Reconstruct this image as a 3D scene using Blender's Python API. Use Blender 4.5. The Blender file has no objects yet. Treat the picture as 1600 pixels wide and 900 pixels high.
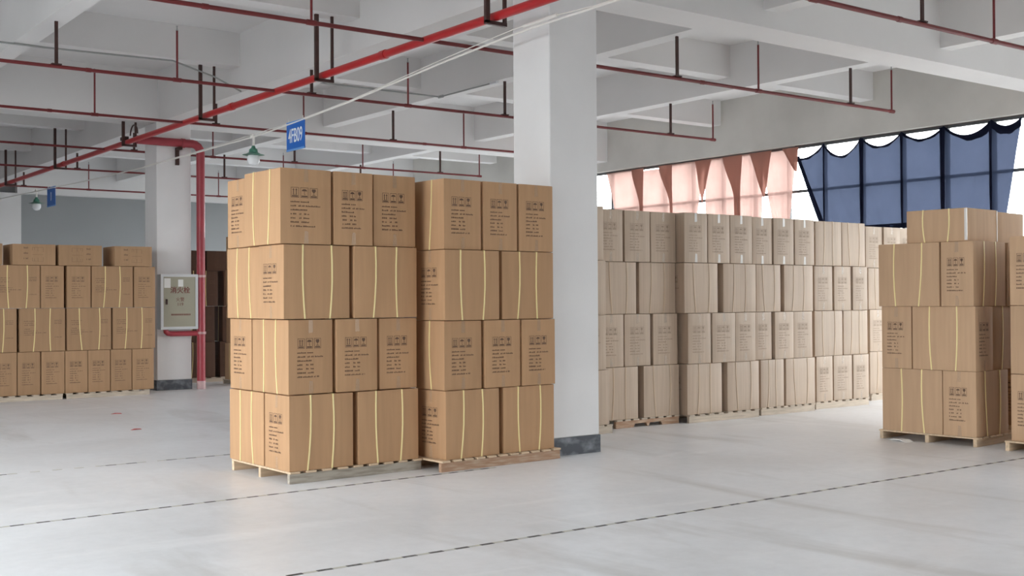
import bpy, bmesh, math, random
from mathutils import Vector, Matrix

scene = bpy.context.scene
C = scene.collection
rnd = random.Random(7)
R = math.radians

# ------------------------------------------------------------------ camera
cam_d = bpy.data.cameras.new('camera')
cam = bpy.data.objects.new('camera', cam_d)
C.objects.link(cam)
cam_d.sensor_width = 36.0
cam_d.lens = 1805.0 / 1600.0 * 36.0
cam_d.clip_end = 200
yaw, pitch, roll = R(53.3), R(0.57), R(-0.34)
Fv = Vector((math.cos(yaw) * math.cos(pitch), math.sin(yaw) * math.cos(pitch), math.sin(pitch)))
r0 = Vector((math.sin(yaw), -math.cos(yaw), 0))
u0 = r0.cross(Fv)
rv = r0 * math.cos(roll) + u0 * math.sin(roll)
uv = -r0 * math.sin(roll) + u0 * math.cos(roll)
M = Matrix((rv, uv, -Fv)).transposed().to_4x4()
M.translation = (0, 0, 1.5)
cam.matrix_world = M
scene.camera = cam

# ------------------------------------------------------------------ sky, exposure
world = bpy.data.worlds.new('overcast_sky')
scene.world = world
world.use_nodes = True
bg = world.node_tree.nodes['Background']
bg.inputs['Color'].default_value = (0.96, 0.975, 1.0, 1)
bg.inputs['Strength'].default_value = 7.0
scene.view_settings.view_transform = 'Standard'
scene.view_settings.look = 'None'
scene.view_settings.gamma = 1
scene.view_settings.use_curve_mapping = False
scene.view_settings.exposure = 0.66
scene.cycles.diffuse_bounces = 8
scene.cycles.max_bounces = 14
scene.cycles.transparent_max_bounces = 16
scene.cycles.sample_clamp_indirect = 8
scene.cycles.use_denoising = True


def portal(name, loc, direction, sx, sy):
    d = bpy.data.lights.new(name, 'AREA')
    d.shape = 'RECTANGLE'
    d.size, d.size_y = sx, sy
    d.cycles.is_portal = True
    o = bpy.data.objects.new(name, d)
    C.objects.link(o)
    o.location = loc
    z = -Vector(direction).normalized()
    y = Vector((0, 0, 1))
    x = y.cross(z)
    m = Matrix((x, y, z)).transposed().to_4x4()
    m.translation = loc
    o.matrix_world = m
    return o


XW = 17.0          # inner face of the window wall
YF = 31.3          # far wall
XL, YB = -3.4, -2.2
portal('daylight_left', (XL - 0.35, 8.3, 2.35), (1, 0, 0), 10.0, 4.3)
portal('daylight_back', (10.3, YB - 0.35, 1.4), (0, 1, 0), 4.8, 2.8)
portal('daylight_door', (XW + 0.4, 5.05, 1.9), (-1, 0, 0), 8.3, 3.7)
portal('daylight_right', (XW + 0.35, 20.0, 2.7), (-1, 0, 0), 21.6, 3.4)

# ------------------------------------------------------------------ materials
MATS = {}


def mat(name, col, rough=0.6, var=0.0, scale=4.0, stretch=(1, 1, 1), bump=0.0, bscale=30.0, metal=0.0,
        objvar=0.0, col2=None, patch=0.5, spec=0.5):
    m = bpy.data.materials.new(name)
    m.use_nodes = True
    nt = m.node_tree
    b = nt.nodes['Principled BSDF']
    b.inputs['Roughness'].default_value = rough
    b.inputs['Metallic'].default_value = metal
    b.inputs['Specular IOR Level'].default_value = spec
    b.inputs['Base Color'].default_value = (*col, 1)
    L = nt.links.new
    tc = nt.nodes.new('ShaderNodeTexCoord')
    mp = nt.nodes.new('ShaderNodeMapping')
    mp.inputs['Scale'].default_value = stretch
    L(tc.outputs['Object'], mp.inputs['Vector'])
    if var or objvar or col2:
        nz = nt.nodes.new('ShaderNodeTexNoise')
        nz.inputs['Scale'].default_value = scale
        nz.inputs['Detail'].default_value = 5
        oi = nt.nodes.new('ShaderNodeObjectInfo')
        add = nt.nodes.new('ShaderNodeVectorMath')
        add.operation = 'ADD'
        cmb = nt.nodes.new('ShaderNodeMath')
        cmb.operation = 'MULTIPLY'
        cmb.inputs[1].default_value = 37.0
        L(oi.outputs['Random'], cmb.inputs[0])
        L(mp.outputs['Vector'], add.inputs[0])
        L(cmb.outputs[0], add.inputs[1])
        L(add.outputs[0], nz.inputs['Vector'])
        mx = nt.nodes.new('ShaderNodeMix')
        mx.data_type = 'RGBA'
        c2 = col2 or tuple(max(0, c * (1 - var)) for c in col)
        c1 = col if col2 else tuple(min(1, c * (1 + var)) for c in col)
        mx.inputs['A'].default_value = (*c1, 1)
        mx.inputs['B'].default_value = (*c2, 1)
        rp = nt.nodes.new('ShaderNodeMapRange')
        rp.inputs['From Min'].default_value = patch - 0.18
        rp.inputs['From Max'].default_value = patch + 0.18
        L(nz.outputs['Fac'], rp.inputs['Value'])
        L(rp.outputs[0], mx.inputs['Factor'])
        out = mx.outputs['Result']
        if objvar:
            hs = nt.nodes.new('ShaderNodeHueSaturation')
            mr = nt.nodes.new('ShaderNodeMapRange')
            mr.inputs['To Min'].default_value = 1 - objvar
            mr.inputs['To Max'].default_value = 1 + objvar
            L(oi.outputs['Random'], mr.inputs['Value'])
            L(mr.outputs[0], hs.inputs['Value'])
            L(out, hs.inputs['Color'])
            out = hs.outputs['Color']
        L(out, b.inputs['Base Color'])
    if bump:
        n2 = nt.nodes.new('ShaderNodeTexNoise')
        n2.inputs['Scale'].default_value = bscale
        n2.inputs['Detail'].default_value = 4
        L(mp.outputs['Vector'], n2.inputs['Vector'])
        bp = nt.nodes.new('ShaderNodeBump')
        bp.inputs['Strength'].default_value = bump
        bp.inputs['Distance'].default_value = 0.01
        L(n2.outputs['Fac'], bp.inputs['Height'])
        L(bp.outputs[0], b.inputs['Normal'])
    MATS[name] = m
    return m


def floor_mat():
    m = bpy.data.materials.new('polished_concrete')
    m.use_nodes = True
    nt = m.node_tree
    b = nt.nodes['Principled BSDF']
    L = nt.links.new
    tc = nt.nodes.new('ShaderNodeTexCoord')

    def noise(scale, detail, rot=0.0, st=(1, 1, 1), rgh=0.55, dist=0.0):
        mp = nt.nodes.new('ShaderNodeMapping')
        mp.inputs['Rotation'].default_value = (0, 0, rot)
        mp.inputs['Scale'].default_value = st
        L(tc.outputs['Object'], mp.inputs['Vector'])
        n = nt.nodes.new('ShaderNodeTexNoise')
        n.inputs['Scale'].default_value = scale
        n.inputs['Detail'].default_value = detail
        n.inputs['Roughness'].default_value = rgh
        n.inputs['Distortion'].default_value = dist
        L(mp.outputs[0], n.inputs['Vector'])
        return n.outputs['Fac']

    def ramp(v, a, c):
        r = nt.nodes.new('ShaderNodeMapRange')
        r.inputs['From Min'].default_value = a
        r.inputs['From Max'].default_value = c
        L(v, r.inputs['Value'])
        return r.outputs[0]

    def mixc(f, A, B):
        x = nt.nodes.new('ShaderNodeMix')
        x.data_type = 'RGBA'
        L(f, x.inputs['Factor'])
        for s, k in ((A, 'A'), (B, 'B')):
            if isinstance(s, tuple):
                x.inputs[k].default_value = (*s, 1)
            else:
                L(s, x.inputs[k])
        return x.outputs['Result']
    big = ramp(noise(0.45, 6, dist=0.6), 0.36, 0.66)
    c1 = mixc(big, (0.88, 0.90, 0.93), (0.77, 0.785, 0.805))
    streak = ramp(noise(1.3, 6, rot=0.7, st=(1, 0.22, 1), dist=0.8), 0.55, 0.78)
    c2 = mixc(streak, c1, (0.60, 0.60, 0.59))
    streak2 = ramp(noise(2.2, 5, rot=-0.25, st=(0.16, 1, 1), dist=0.5), 0.60, 0.80)
    c3 = mixc(streak2, c2, (0.95, 0.96, 0.98))
    fine = ramp(noise(9.0, 8, rgh=0.7), 0.40, 0.75)
    c4n = nt.nodes.new('ShaderNodeMix')
    c4n.data_type = 'RGBA'
    c4n.blend_type = 'MULTIPLY'
    c4n.inputs['Factor'].default_value = 0.5
    L(c3, c4n.inputs['A'])
    L(mixc(fine, (1, 1, 1), (0.86, 0.86, 0.86)), c4n.inputs['B'])
    L(c4n.outputs['Result'], b.inputs['Base Color'])
    rr = nt.nodes.new('ShaderNodeMapRange')
    rr.inputs['To Min'].default_value = 0.24
    rr.inputs['To Max'].default_value = 0.48
    L(noise(1.6, 6, dist=0.5), rr.inputs['Value'])
    L(rr.outputs[0], b.inputs['Roughness'])
    bp = nt.nodes.new('ShaderNodeBump')
    bp.inputs['Strength'].default_value = 0.06
    bp.inputs['Distance'].default_value = 0.02
    L(noise(6, 6), bp.inputs['Height'])
    L(bp.outputs[0], b.inputs['Normal'])
    return m


def cloth_mat(name, col, trans, rough_var=0.1, diff=0.5, see=0.0, seecol=(1, 1, 1)):
    m = bpy.data.materials.new(name)
    m.use_nodes = True
    nt = m.node_tree
    L = nt.links.new
    for n in list(nt.nodes):
        if n.type != 'OUTPUT_MATERIAL':
            nt.nodes.remove(n)
    out = [n for n in nt.nodes if n.type == 'OUTPUT_MATERIAL'][0]
    tc = nt.nodes.new('ShaderNodeTexCoord')
    nz = nt.nodes.new('ShaderNodeTexNoise')
    nz.inputs['Scale'].default_value = 3.0
    nz.inputs['Detail'].default_value = 6
    L(tc.outputs['Object'], nz.inputs['Vector'])
    hs = nt.nodes.new('ShaderNodeHueSaturation')
    hs.inputs['Color'].default_value = (*trans, 1)
    mr = nt.nodes.new('ShaderNodeMapRange')
    mr.inputs['From Min'].default_value = 0.3
    mr.inputs['From Max'].default_value = 0.7
    mr.inputs['To Min'].default_value = 1 - rough_var
    mr.inputs['To Max'].default_value = 1 + rough_var
    L(nz.outputs['Fac'], mr.inputs['Value'])
    L(mr.outputs[0], hs.inputs['Value'])
    tr = nt.nodes.new('ShaderNodeBsdfTranslucent')
    L(hs.outputs[0], tr.inputs['Color'])
    df = nt.nodes.new('ShaderNodeBsdfDiffuse')
    df.inputs['Color'].default_value = (*col, 1)
    mx = nt.nodes.new('ShaderNodeMixShader')
    mx.inputs[0].default_value = diff
    L(tr.outputs[0], mx.inputs[1])
    L(df.outputs[0], mx.inputs[2])
    last = mx.outputs[0]
    if see:
        tp = nt.nodes.new('ShaderNodeBsdfTransparent')
        tp.inputs['Color'].default_value = (*seecol, 1)
        m2 = nt.nodes.new('ShaderNodeMixShader')
        m2.inputs[0].default_value = see
        L(last, m2.inputs[1])
        L(tp.outputs[0], m2.inputs[2])
        last = m2.outputs[0]
    L(last, out.inputs['Surface'])
    return m


def clear_mat(name, col, alpha, rough):
    m = bpy.data.materials.new(name)
    m.use_nodes = True
    nt = m.node_tree
    b = nt.nodes['Principled BSDF']
    b.inputs['Base Color'].default_value = (*col, 1)
    b.inputs['Roughness'].default_value = rough
    b.inputs['Alpha'].default_value = alpha
    return m


def glass_mat():
    m = bpy.data.materials.new('window_glass')
    m.use_nodes = True
    nt = m.node_tree
    L = nt.links.new
    out = [n for n in nt.nodes if n.type == 'OUTPUT_MATERIAL'][0]
    nt.nodes.remove(nt.nodes['Principled BSDF'])
    tp = nt.nodes.new('ShaderNodeBsdfTransparent')
    tp.inputs['Color'].default_value = (0.96, 0.97, 0.965, 1)
    gl = nt.nodes.new('ShaderNodeBsdfGlossy')
    gl.inputs['Roughness'].default_value = 0.02
    mx = nt.nodes.new('ShaderNodeMixShader')
    mx.inputs[0].default_value = 0.05
    L(tp.outputs[0], mx.inputs[1])
    L(gl.outputs[0], mx.inputs[2])
    L(mx.outputs[0], out.inputs['Surface'])
    return m


FLOOR = floor_mat()
WHITE = mat('white_wall_paint', (0.66, 0.65, 0.645), 0.75, 0.035, 0.9, bump=0.05, bscale=8)
PILLAR = mat('white_pillar_paint', (0.76, 0.755, 0.755), 0.6, 0.03, 1.6, bump=0.06, bscale=5)
CEIL = mat('white_ceiling_paint', (0.70, 0.69, 0.685), 0.85, 0.05, 0.5, bump=0.04, bscale=4)
WINWALL = mat('stained_cream_wall_paint', (0.52, 0.505, 0.475), 0.8, 0.10, 0.8, bump=0.05, bscale=8)
DARKWALL = mat('dark_rear_wall_paint', (0.28, 0.28, 0.27), 0.8)  # unseen rear wall, darkened to cut bounce onto the carton fronts
GREYWALL = mat('grey_far_wall_paint', (0.275, 0.285, 0.29), 0.8, 0.05, 0.5)
SKIRT = mat('scuffed_dark_grey_skirting', (0.075, 0.085, 0.10), 0.55, scale=7, stretch=(1, 1, 1.6), col2=(0.30, 0.32, 0.35), patch=0.63)
KRAFT = mat('kraft_board', (0.46, 0.278, 0.152), 0.75, 0.05, 2.5, (8, 8, 0.6), objvar=0.045, bump=0.03, bscale=14, spec=0.25)
KRAFT_B = mat('kraft_board_red_brown', (0.41, 0.255, 0.145), 0.75, 0.05, 2.5, (8, 8, 0.6), objvar=0.05, bump=0.03, bscale=14, spec=0.25)
KRAFT_R = mat('kraft_board_brightened', (0.52, 0.345, 0.215), 0.7, 0.05, 2.5, (8, 8, 0.6), objvar=0.05, bump=0.03, bscale=14, spec=0.25)  # kraft lightened for the right stacks, standing in for missing daylight and sheen
KRAFT_D = mat('darker_kraft_board', (0.12, 0.066, 0.045), 0.7, 0.08, 2.5, (8, 8, 0.6), objvar=0.15, spec=0.25)  # much darker copy of the board, only for the stack behind the riser
KRAFT_W = mat('kraft_board_pale', (0.47, 0.365, 0.275), 0.55, 0.07, 2.5, (14, 14, 0.5), objvar=0.05, bump=0.05, bscale=14)
INK = mat('dark_brown_ink', (0.135, 0.075, 0.045), 0.7)
INK_PALE = mat('pale_faded_ink', (0.30, 0.225, 0.165), 0.7)
INK_SOFT = mat('faded_brown_ink', (0.19, 0.115, 0.07), 0.7)
STRAP = mat('yellow_strap_plastic', (0.86, 0.73, 0.36), 0.4)
STRAP_W = mat('pale_strap_plastic', (0.56, 0.43, 0.30), 0.5)
TAPE = clear_mat('clear_packing_tape', (0.66, 0.52, 0.38), 0.22, 0.18)
TAPE_WF = clear_mat('faint_packing_tape', (0.74, 0.68, 0.60), 0.28, 0.2)
TAPE_W = clear_mat('white_or_glare_packing_tape', (0.86, 0.86, 0.84), 0.7, 0.25)  # white tape; also window glare painted onto clear tape
WOOD = mat('pale_pallet_wood', (0.62, 0.47, 0.32), 0.7, 0.15, 6, (0.5, 6, 6), objvar=0.08, bump=0.2, bscale=20)
WOOD_G = mat('weathered_grey_pallet_wood', (0.42, 0.38, 0.32), 0.8, scale=5, stretch=(1, 6, 9), col2=(0.20, 0.17, 0.13), patch=0.62, bump=0.3, bscale=20)
WOOD_R = mat('red_brown_pallet_wood', (0.40, 0.24, 0.15), 0.8, scale=6, stretch=(1, 6, 9), col2=(0.55, 0.43, 0.32), patch=0.58, bump=0.3, bscale=20)
WOOD_W = mat('light_grey_pallet_wood', (0.55, 0.47, 0.38), 0.8, 0.15, 6, (0.7, 6, 6), objvar=0.08, bump=0.2, bscale=20)
RED = mat('bright_red_pipe_paint', (0.44, 0.014, 0.017), 0.35, 0.08, 3)
RED_D = mat('dull_red_pipe_paint', (0.165, 0.018, 0.02), 0.45, 0.12, 4)
RED_P = mat('pinkish_red_riser_paint', (0.34, 0.04, 0.055), 0.4, 0.08, 4)
IRON = mat('dark_painted_steel', (0.055, 0.022, 0.018), 0.5, 0.2, 8)
BRASS = mat('grey_sprinkler_metal', (0.35, 0.36, 0.36), 0.35, metal=0.8)
CONDUIT = mat('grey_conduit_metal', (0.30, 0.31, 0.30), 0.5)
CABLE = mat('white_cable_sheath', (0.80, 0.78, 0.74), 0.5)
ALU = mat('brushed_aluminium', (0.66, 0.68, 0.70), 0.35, metal=0.6)
BEIGE = mat('khaki_cabinet_paint', (0.35, 0.335, 0.26), 0.4, 0.04, 3)
PAPER = mat('white_paper', (0.78, 0.78, 0.76), 0.7)
REDINK = mat('red_brown_lettering', (0.17, 0.045, 0.035), 0.6)
BLUE = mat('blue_sign_panel', (0.012, 0.13, 0.52), 0.4)
LBLUE = mat('light_blue_sign_edge', (0.13, 0.33, 0.72), 0.4)
SIGNW = mat('white_sign_lettering', (0.82, 0.87, 0.93), 0.5)
GREEN = mat('green_enamel', (0.06, 0.21, 0.15), 0.35)
FROST = mat('frosted_lamp_glass', (0.80, 0.82, 0.84), 0.25)
BLACKT = mat('black_floor_tape', (0.06, 0.06, 0.06), 0.6, scale=30, col2=(0.34, 0.34, 0.33), patch=0.66)
YELT = mat('worn_yellow_floor_tape', (0.62, 0.60, 0.50), 0.6, scale=25, col2=(0.52, 0.52, 0.51), patch=0.5)
REDT = mat('red_scrap_plastic', (0.55, 0.08, 0.08), 0.5)
FRAME = mat('grey_window_frame', (0.10, 0.105, 0.11), 0.5)
GLASS = glass_mat()
PINK = cloth_mat('thin_pink_cloth', (0.62, 0.36, 0.29), (0.33, 0.215, 0.19), diff=0.35, see=0.15, seecol=(0.24, 0.165, 0.145))
PINK_D = cloth_mat('doubled_pink_cloth', (0.40, 0.20, 0.155), (0.30, 0.14, 0.11), diff=0.7)
BLUEC = cloth_mat('thin_navy_cloth', (0.05, 0.075, 0.15), (0.024, 0.029, 0.046), diff=0.45, see=0.13, seecol=(0.070, 0.084, 0.125))
BLUE_D = cloth_mat('doubled_navy_cloth', (0.012, 0.014, 0.028), (0.012, 0.014, 0.03), diff=0.8)


# ------------------------------------------------------------------ helpers
def tag(o, label=None, cat=None, group=None, kind=None):
    if label:
        o['label'] = label
    if cat:
        o['category'] = cat
    if group:
        o['group'] = group
    if kind:
        o['kind'] = kind
    return o


def link(name, me, parent=None, loc=None, rot=None):
    o = bpy.data.objects.new(name, me)
    C.objects.link(o)
    if loc is not None:
        o.location = loc
    if rot is not None:
        o.rotation_euler = rot
    if parent is not None:
        o.parent = parent
    return o


def thing(name, label, cat, loc=(0, 0, 0), rotz=0.0, group=None):
    o = link(name, None, None, loc, (0, 0, rotz))
    o.empty_display_size = 0.1
    return tag(o, label, cat, group)


class MB:
    """collects shapes into one mesh"""

    def __init__(self):
        self.bm = bmesh.new()

    def box(self, x0, x1, y0, y1, z0, z1):
        vs = [self.bm.verts.new(p) for p in ((x0, y0, z0), (x1, y0, z0), (x1, y1, z0), (x0, y1, z0),
                                             (x0, y0, z1), (x1, y0, z1), (x1, y1, z1), (x0, y1, z1))]
        for f in ((3, 2, 1, 0), (4, 5, 6, 7), (0, 1, 5, 4), (1, 2, 6, 5), (2, 3, 7, 6), (3, 0, 4, 7)):
            self.bm.faces.new([vs[i] for i in f])
        return self

    def poly(self, pts):
        self.bm.faces.new([self.bm.verts.new(p) for p in pts])
        return self

    def tube(self, pts, r, n=12, cap=True):
        pts = [Vector(p) for p in pts]
        rings = []
        prev = None
        for i, p in enumerate(pts):
            if i == 0:
                t = pts[1] - pts[0]
            elif i == len(pts) - 1:
                t = pts[-1] - pts[-2]
            else:
                t = (pts[i + 1] - p).normalized() + (p - pts[i - 1]).normalized()
            t.normalize()
            if prev is None:
                a = Vector((0, 0, 1)) if abs(t.z) < 0.9 else Vector((1, 0, 0))
                x = t.cross(a).normalized()
            else:
                x = (prev - t * prev.dot(t)).normalized()
            prev = x
            y = t.cross(x)
            rr = r[i] if isinstance(r, (list, tuple)) else r
            rings.append([self.bm.verts.new(p + x * rr * math.cos(2 * math.pi * k / n) + y * rr * math.sin(2 * math.pi * k / n)) for k in range(n)])
        for a, b in zip(rings, rings[1:]):
            for k in range(n):
                self.bm.faces.new((a[k], a[(k + 1) % n], b[(k + 1) % n], b[k]))
        if cap:
            self.bm.faces.new(list(reversed(rings[0])))
            self.bm.faces.new(rings[-1])
        return self

    def prism(self, prof, y0, y1, axis='y'):
        """profile (a, z) extruded along y (a = x) or along x (a = y)"""
        def P(a, z, t):
            return (a, t, z) if axis == 'y' else (t, a, z)
        A = [self.bm.verts.new(P(a, z, y0)) for a, z in prof]
        B = [self.bm.verts.new(P(a, z, y1)) for a, z in prof]
        n = len(prof)
        self.bm.faces.new(A)
        self.bm.faces.new(list(reversed(B)))
        for i in range(n):
            self.bm.faces.new((A[i], B[i], B[(i + 1) % n], A[(i + 1) % n]))
        return self

    def mesh(self, name, material, smooth=False, bevel=0.0):
        if bevel:
            bmesh.ops.bevel(self.bm, geom=list(self.bm.edges), offset=bevel, segments=1, affect='EDGES', profile=0.5)
        bmesh.ops.recalc_face_normals(self.bm, faces=self.bm.faces)
        me = bpy.data.meshes.new(name)
        self.bm.to_mesh(me)
        self.bm.free()
        me.materials.append(material)
        if smooth:
            for p in me.polygons:
                p.use_smooth = True
            me.set_sharp_from_angle(angle=R(40))
        return me

    def build(self, name, material, parent=None, loc=None, rot=None, smooth=False, bevel=0.0):
        return link(name, self.mesh(name, material, smooth, bevel), parent, loc, rot)


def structure(name, mb, m, parent=None, bevel=0.0):
    o = mb.build(name, m, parent, bevel=bevel)
    if parent is None:
        o['kind'] = 'structure'
    return o


# ------------------------------------------------------------------ the building
structure('floor', MB().box(XL - 0.3, XW + 0.6, YB - 0.3, YF + 0.3, -0.2, 0.0), FLOOR)
g_ = MB()  # added unseen ground, keeps sky light from below off the ceiling
for a in ((-70, XL - 0.3, -70, 100), (XW + 0.6, 90, -70, 100), (XL - 0.3, XW + 0.6, -70, YB - 0.3), (XL - 0.3, XW + 0.6, YF + 0.3, 100)):
    g_.box(*a, -0.4, -0.2)
structure('ground', g_, mat('added_outdoor_ground', (0.14, 0.14, 0.135), 0.9, 0.1, 0.5))
ceiling = structure('ceiling', MB().box(XL - 0.3, XW + 0.6, YB - 0.3, YF + 0.3, 5.4, 5.6), CEIL)

ZB, ZA, ZS = 4.53, 4.915, 4.72
YA = (-1.65, 8.9, 19.45)
for k, x in enumerate((-2.83, 7.17)):
    structure('trim_%d' % (k + 1), MB().box(x - 0.3, x + 0.3, YB, YF, ZB, 5.4), CEIL)['label'] = 'main white concrete ceiling beam running to the far wall'
n = 3
for y in YA:
    m_ = MB()
    for a, b in ((XL, -3.13), (-2.53, 6.87), (7.47, XW)):
        m_.box(a, b, y - 0.26, y + 0.26, ZB, 5.4)
    structure('trim_%d' % n, m_, CEIL)['label'] = 'white concrete cross beam between the pillars'
    n += 1
segs = [(-2.53, 6.87), (7.47, XW)]
for y in (1.9, 5.4, 12.4, 15.95, 23.5, 27.45):
    m_ = MB()
    for a, b in segs:
        m_.box(a, b, y - 0.14, y + 0.14, ZA, 5.4)
    structure('trim_%d' % n, m_, CEIL)['label'] = 'shallow white secondary ceiling beam'
    n += 1
for x in (0.3, 3.72, 10.1, 13.5):
    m_ = MB()
    cuts = [YB] + [c for y in (-1.65, 1.9, 5.4, 8.9, 12.4, 15.95, 19.45, 23.5, 27.45)
                   for c in (y - (0.26 if y in YA else 0.14), y + (0.26 if y in YA else 0.14))] + [YF]
    for a, b in zip(cuts[0::2], cuts[1::2]):
        if b > a:
            m_.box(x - 0.125, x + 0.125, a, b, ZS, 5.4)
    # the deeper part that carries on under the shallow cross beams
    for y in (1.9, 5.4, 12.4, 15.95, 23.5, 27.45):
        m_.box(x - 0.125, x + 0.125, y - 0.14, y + 0.14, ZS, ZA)
    structure('trim_%d' % n, m_, CEIL)['label'] = 'white secondary ceiling beam running towards the far wall'
    n += 1

# far wall with a pilaster and an edge beam
structure('wall_far', MB().box(XL - 0.3, XW + 0.6, YF, YF + 0.3, 0, 5.4), GREYWALL)
m_ = MB().box(XL, 6.87, YF - 0.25, YF, 4.28, 5.4).box(7.47, XW, YF - 0.25, YF, 4.28, 5.4)
structure('trim_%d' % n, m_, CEIL)['label'] = 'edge beam along the top of the far wall'
n += 1
structure('trim_%d' % n, MB().box(6.9, 7.55, YF - 0.3, YF, 0, 4.28), WHITE)['label'] = 'pale pilaster on the far wall'
n += 1

# window wall: sill wall, head beam, piers between three ribbon windows
ZSILL, ZHEAD = 1.0, 4.33
LDO, ZLDO = (1.0, 9.1), 3.6
wins = [LDO, (9.3, 20.4), (20.75, 30.6)]
m_ = MB().box(XW, XW + 0.3, YB, LDO[0], 0, ZSILL).box(XW, XW + 0.3, LDO[1], YF, 0, ZSILL).box(XW, XW + 0.3, LDO[0], LDO[1], 0, .1).box(XW, XW + 0.3, LDO[0], LDO[1], ZLDO, ZHEAD).box(XW - 0.04, XW + 0.3, YB, YF - 0.25, ZHEAD, 5.4)
edge = YB
for a, b in wins:
    m_.box(XW, XW + 0.3, edge, a, ZSILL, ZHEAD)
    edge = b
m_.box(XW, XW + 0.3, edge, YF, ZSILL, ZHEAD)
structure('wall_right', m_, WINWALL)


def window(nr, axis, pos, a, b, z0, z1, step, phase, zt):
    """ribbon window: frame, mullions, transom and panes; axis 'x': wall normal along x"""
    w = link('window_%d' % nr, None)
    w['kind'] = 'structure'

    def bx(mb, p0, p1, y0, y1, q0, q1):
        if axis == 'x':
            return mb.box(p0, p1, y0, y1, q0, q1)
        return mb.box(y0, y1, p0, p1, q0, q1)
    fr = MB()
    bx(fr, pos, pos + 0.06, a, b, z1 - 0.05, z1)
    bx(fr, pos, pos + 0.06, a, b, z0, z0 + 0.05)
    bx(fr, pos, pos + 0.06, a, a + 0.05, z0 + 0.05, z1 - 0.05)
    bx(fr, pos, pos + 0.06, b - 0.05, b, z0 + 0.05, z1 - 0.05)
    fr.build('window_frame', FRAME, w)
    k = math.ceil((a + 0.2 - phase) / step)
    ys = []
    while phase + k * step < b - 0.2:
        ys.append(phase + k * step)
        k += 1
    mu = None
    for y in ys:
        bx(MB(), 0, 0, 0, 0, 0, 0).bm.free()
        m1 = bx(MB(), pos, pos + 0.06, y - 0.03, y + 0.03, z0 + 0.05, z1 - 0.05)
        m1.build('mullion', FRAME, w)
    m1 = bx(MB(), pos + 0.005, pos + 0.055, a + 0.05, b - 0.05, zt - 0.025, zt + 0.025)
    m1.build('transom', FRAME, w)
    es = [a + 0.05] + ys + [b - 0.05]
    for y0, y1 in zip(es, es[1:]):
        g = bx(MB(), pos + 0.027, pos + 0.033, y0 + 0.03, y1 - 0.03, z0 + 0.05, zt - 0.025)
        g.build('pane', GLASS, w)
        g = bx(MB(), pos + 0.027, pos + 0.033, y0 + 0.03, y1 - 0.03, zt + 0.025, z1 - 0.05)
        g.build('pane', GLASS, w)
    return w


SY = XW / 17.85
window(5, 'x', XW + 0.12, LDO[0], LDO[1], 0.1, ZLDO, 1.4, 0, 2.3)
for i, (a, b) in enumerate(wins[1:]):
    window(i + 1, 'x', XW + 0.12, a, b, ZSILL, ZHEAD, 0.868 * SY, 14.02 * SY * 1.0066, 3.48)

# left wall and back wall (outside the frame) with their own windows
LW = (3.4, 13.2)
m_ = MB().box(XL - 0.3, XL, YB, YF, 0, 0.25).box(XL - 0.3, XL, YB, YF, 4.45, 5.4)
m_.box(XL - 0.3, XL, YB, LW[0], 0.25, 4.45).box(XL - 0.3, XL, LW[1], YF, 0.25, 4.45)
structure('wall_left', m_, WHITE)
window(3, 'x', XL - 0.2, LW[0], LW[1], 0.25, 4.45, 1.8, 0, 2.6)
BWX = (8.0, 12.6)
m_ = MB().box(XL - 0.3, XW + 0.3, YB - 0.3, YB, 0, 0.1).box(XL - 0.3, XW + 0.3, YB - 0.3, YB, 2.7, 5.4)
m_.box(XL - 0.3, BWX[0], YB - 0.3, YB, 0.1, 2.7).box(BWX[1], XW + 0.3, YB - 0.3, YB, 0.1, 2.7)
structure('wall_back', m_, DARKWALL)
window(4, 'y', YB - 0.2, BWX[0], BWX[1], 0.1, 2.7, 1.6, 0, 2.0)

# pillars
for nm, (x0, x1, y0, y1), lab in (('pillar', (6.87, 7.47, 8.60, 9.18), 'big white square concrete pillar behind the front carton stacks'),
                                  ('pillar', (6.83, 7.43, 19.17, 19.74), 'white square concrete pillar carrying the fire hydrant cabinet')):
    p = MB().box(x0, x1, y0, y1, 0.17, ZB).build(nm, PILLAR, bevel=0.008)
    p['kind'] = 'structure'
    p['label'] = lab
    MB().box(x0 - 0.008, x1 + 0.008, y0 - 0.008, y1 + 0.008, 0.0, 0.17).build('skirting', SKIRT, p)['label'] = 'scuffed dark grey skirting'

# ------------------------------------------------------------------ cartons
BUL = 0.004


def bulge(a, b, amt):
    return amt * max(0.0, 1 - a * a) * max(0.0, 1 - b * b)


CACHE = {}


def body_mesh(L, W, H, m, v):
    key = ('body', L, W, H, m.name, v)
    if key in CACHE:
        return CACHE[key]
    rr = random.Random(hash((round(L * 100), round(W * 100), round(H * 100), v)) & 0xffff)
    bm = bmesh.new()
    bmesh.ops.create_cube(bm, size=1.0)
    bmesh.ops.subdivide_edges(bm, edges=list(bm.edges), cuts=3, use_grid_fill=True)
    for ve in bm.verts:
        c = ve.co.copy()
        a = c * 2
        q = Vector((c.x * L, c.y * W, (c.z + 0.5) * H))
        if abs(abs(a.x) - 1) < 1e-4:
            q.x += math.copysign(bulge(a.y, a.z, BUL), a.x)
        if abs(abs(a.y) - 1) < 1e-4:
            q.y += math.copysign(bulge(a.x, a.z, BUL), a.y)
        if abs(a.z - 1) < 1e-4:
            q.z -= bulge(a.x, a.y, 0.002)
        ve.co = q
    sharp = [e for e in bm.edges if len(e.link_faces) == 2 and e.calc_face_angle() > R(60)]
    bmesh.ops.bevel(bm, geom=sharp, offset=0.006, segments=2, affect='EDGES', profile=0.6)
    bmesh.ops.recalc_face_normals(bm, faces=bm.faces)
    me = bpy.data.meshes.new('carton')
    bm.to_mesh(me)
    bm.free()
    me.materials.append(m)
    for p in me.polygons:
        p.use_smooth = True
    me.set_sharp_from_angle(angle=R(50))
    CACHE[key] = me
    return me


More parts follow.
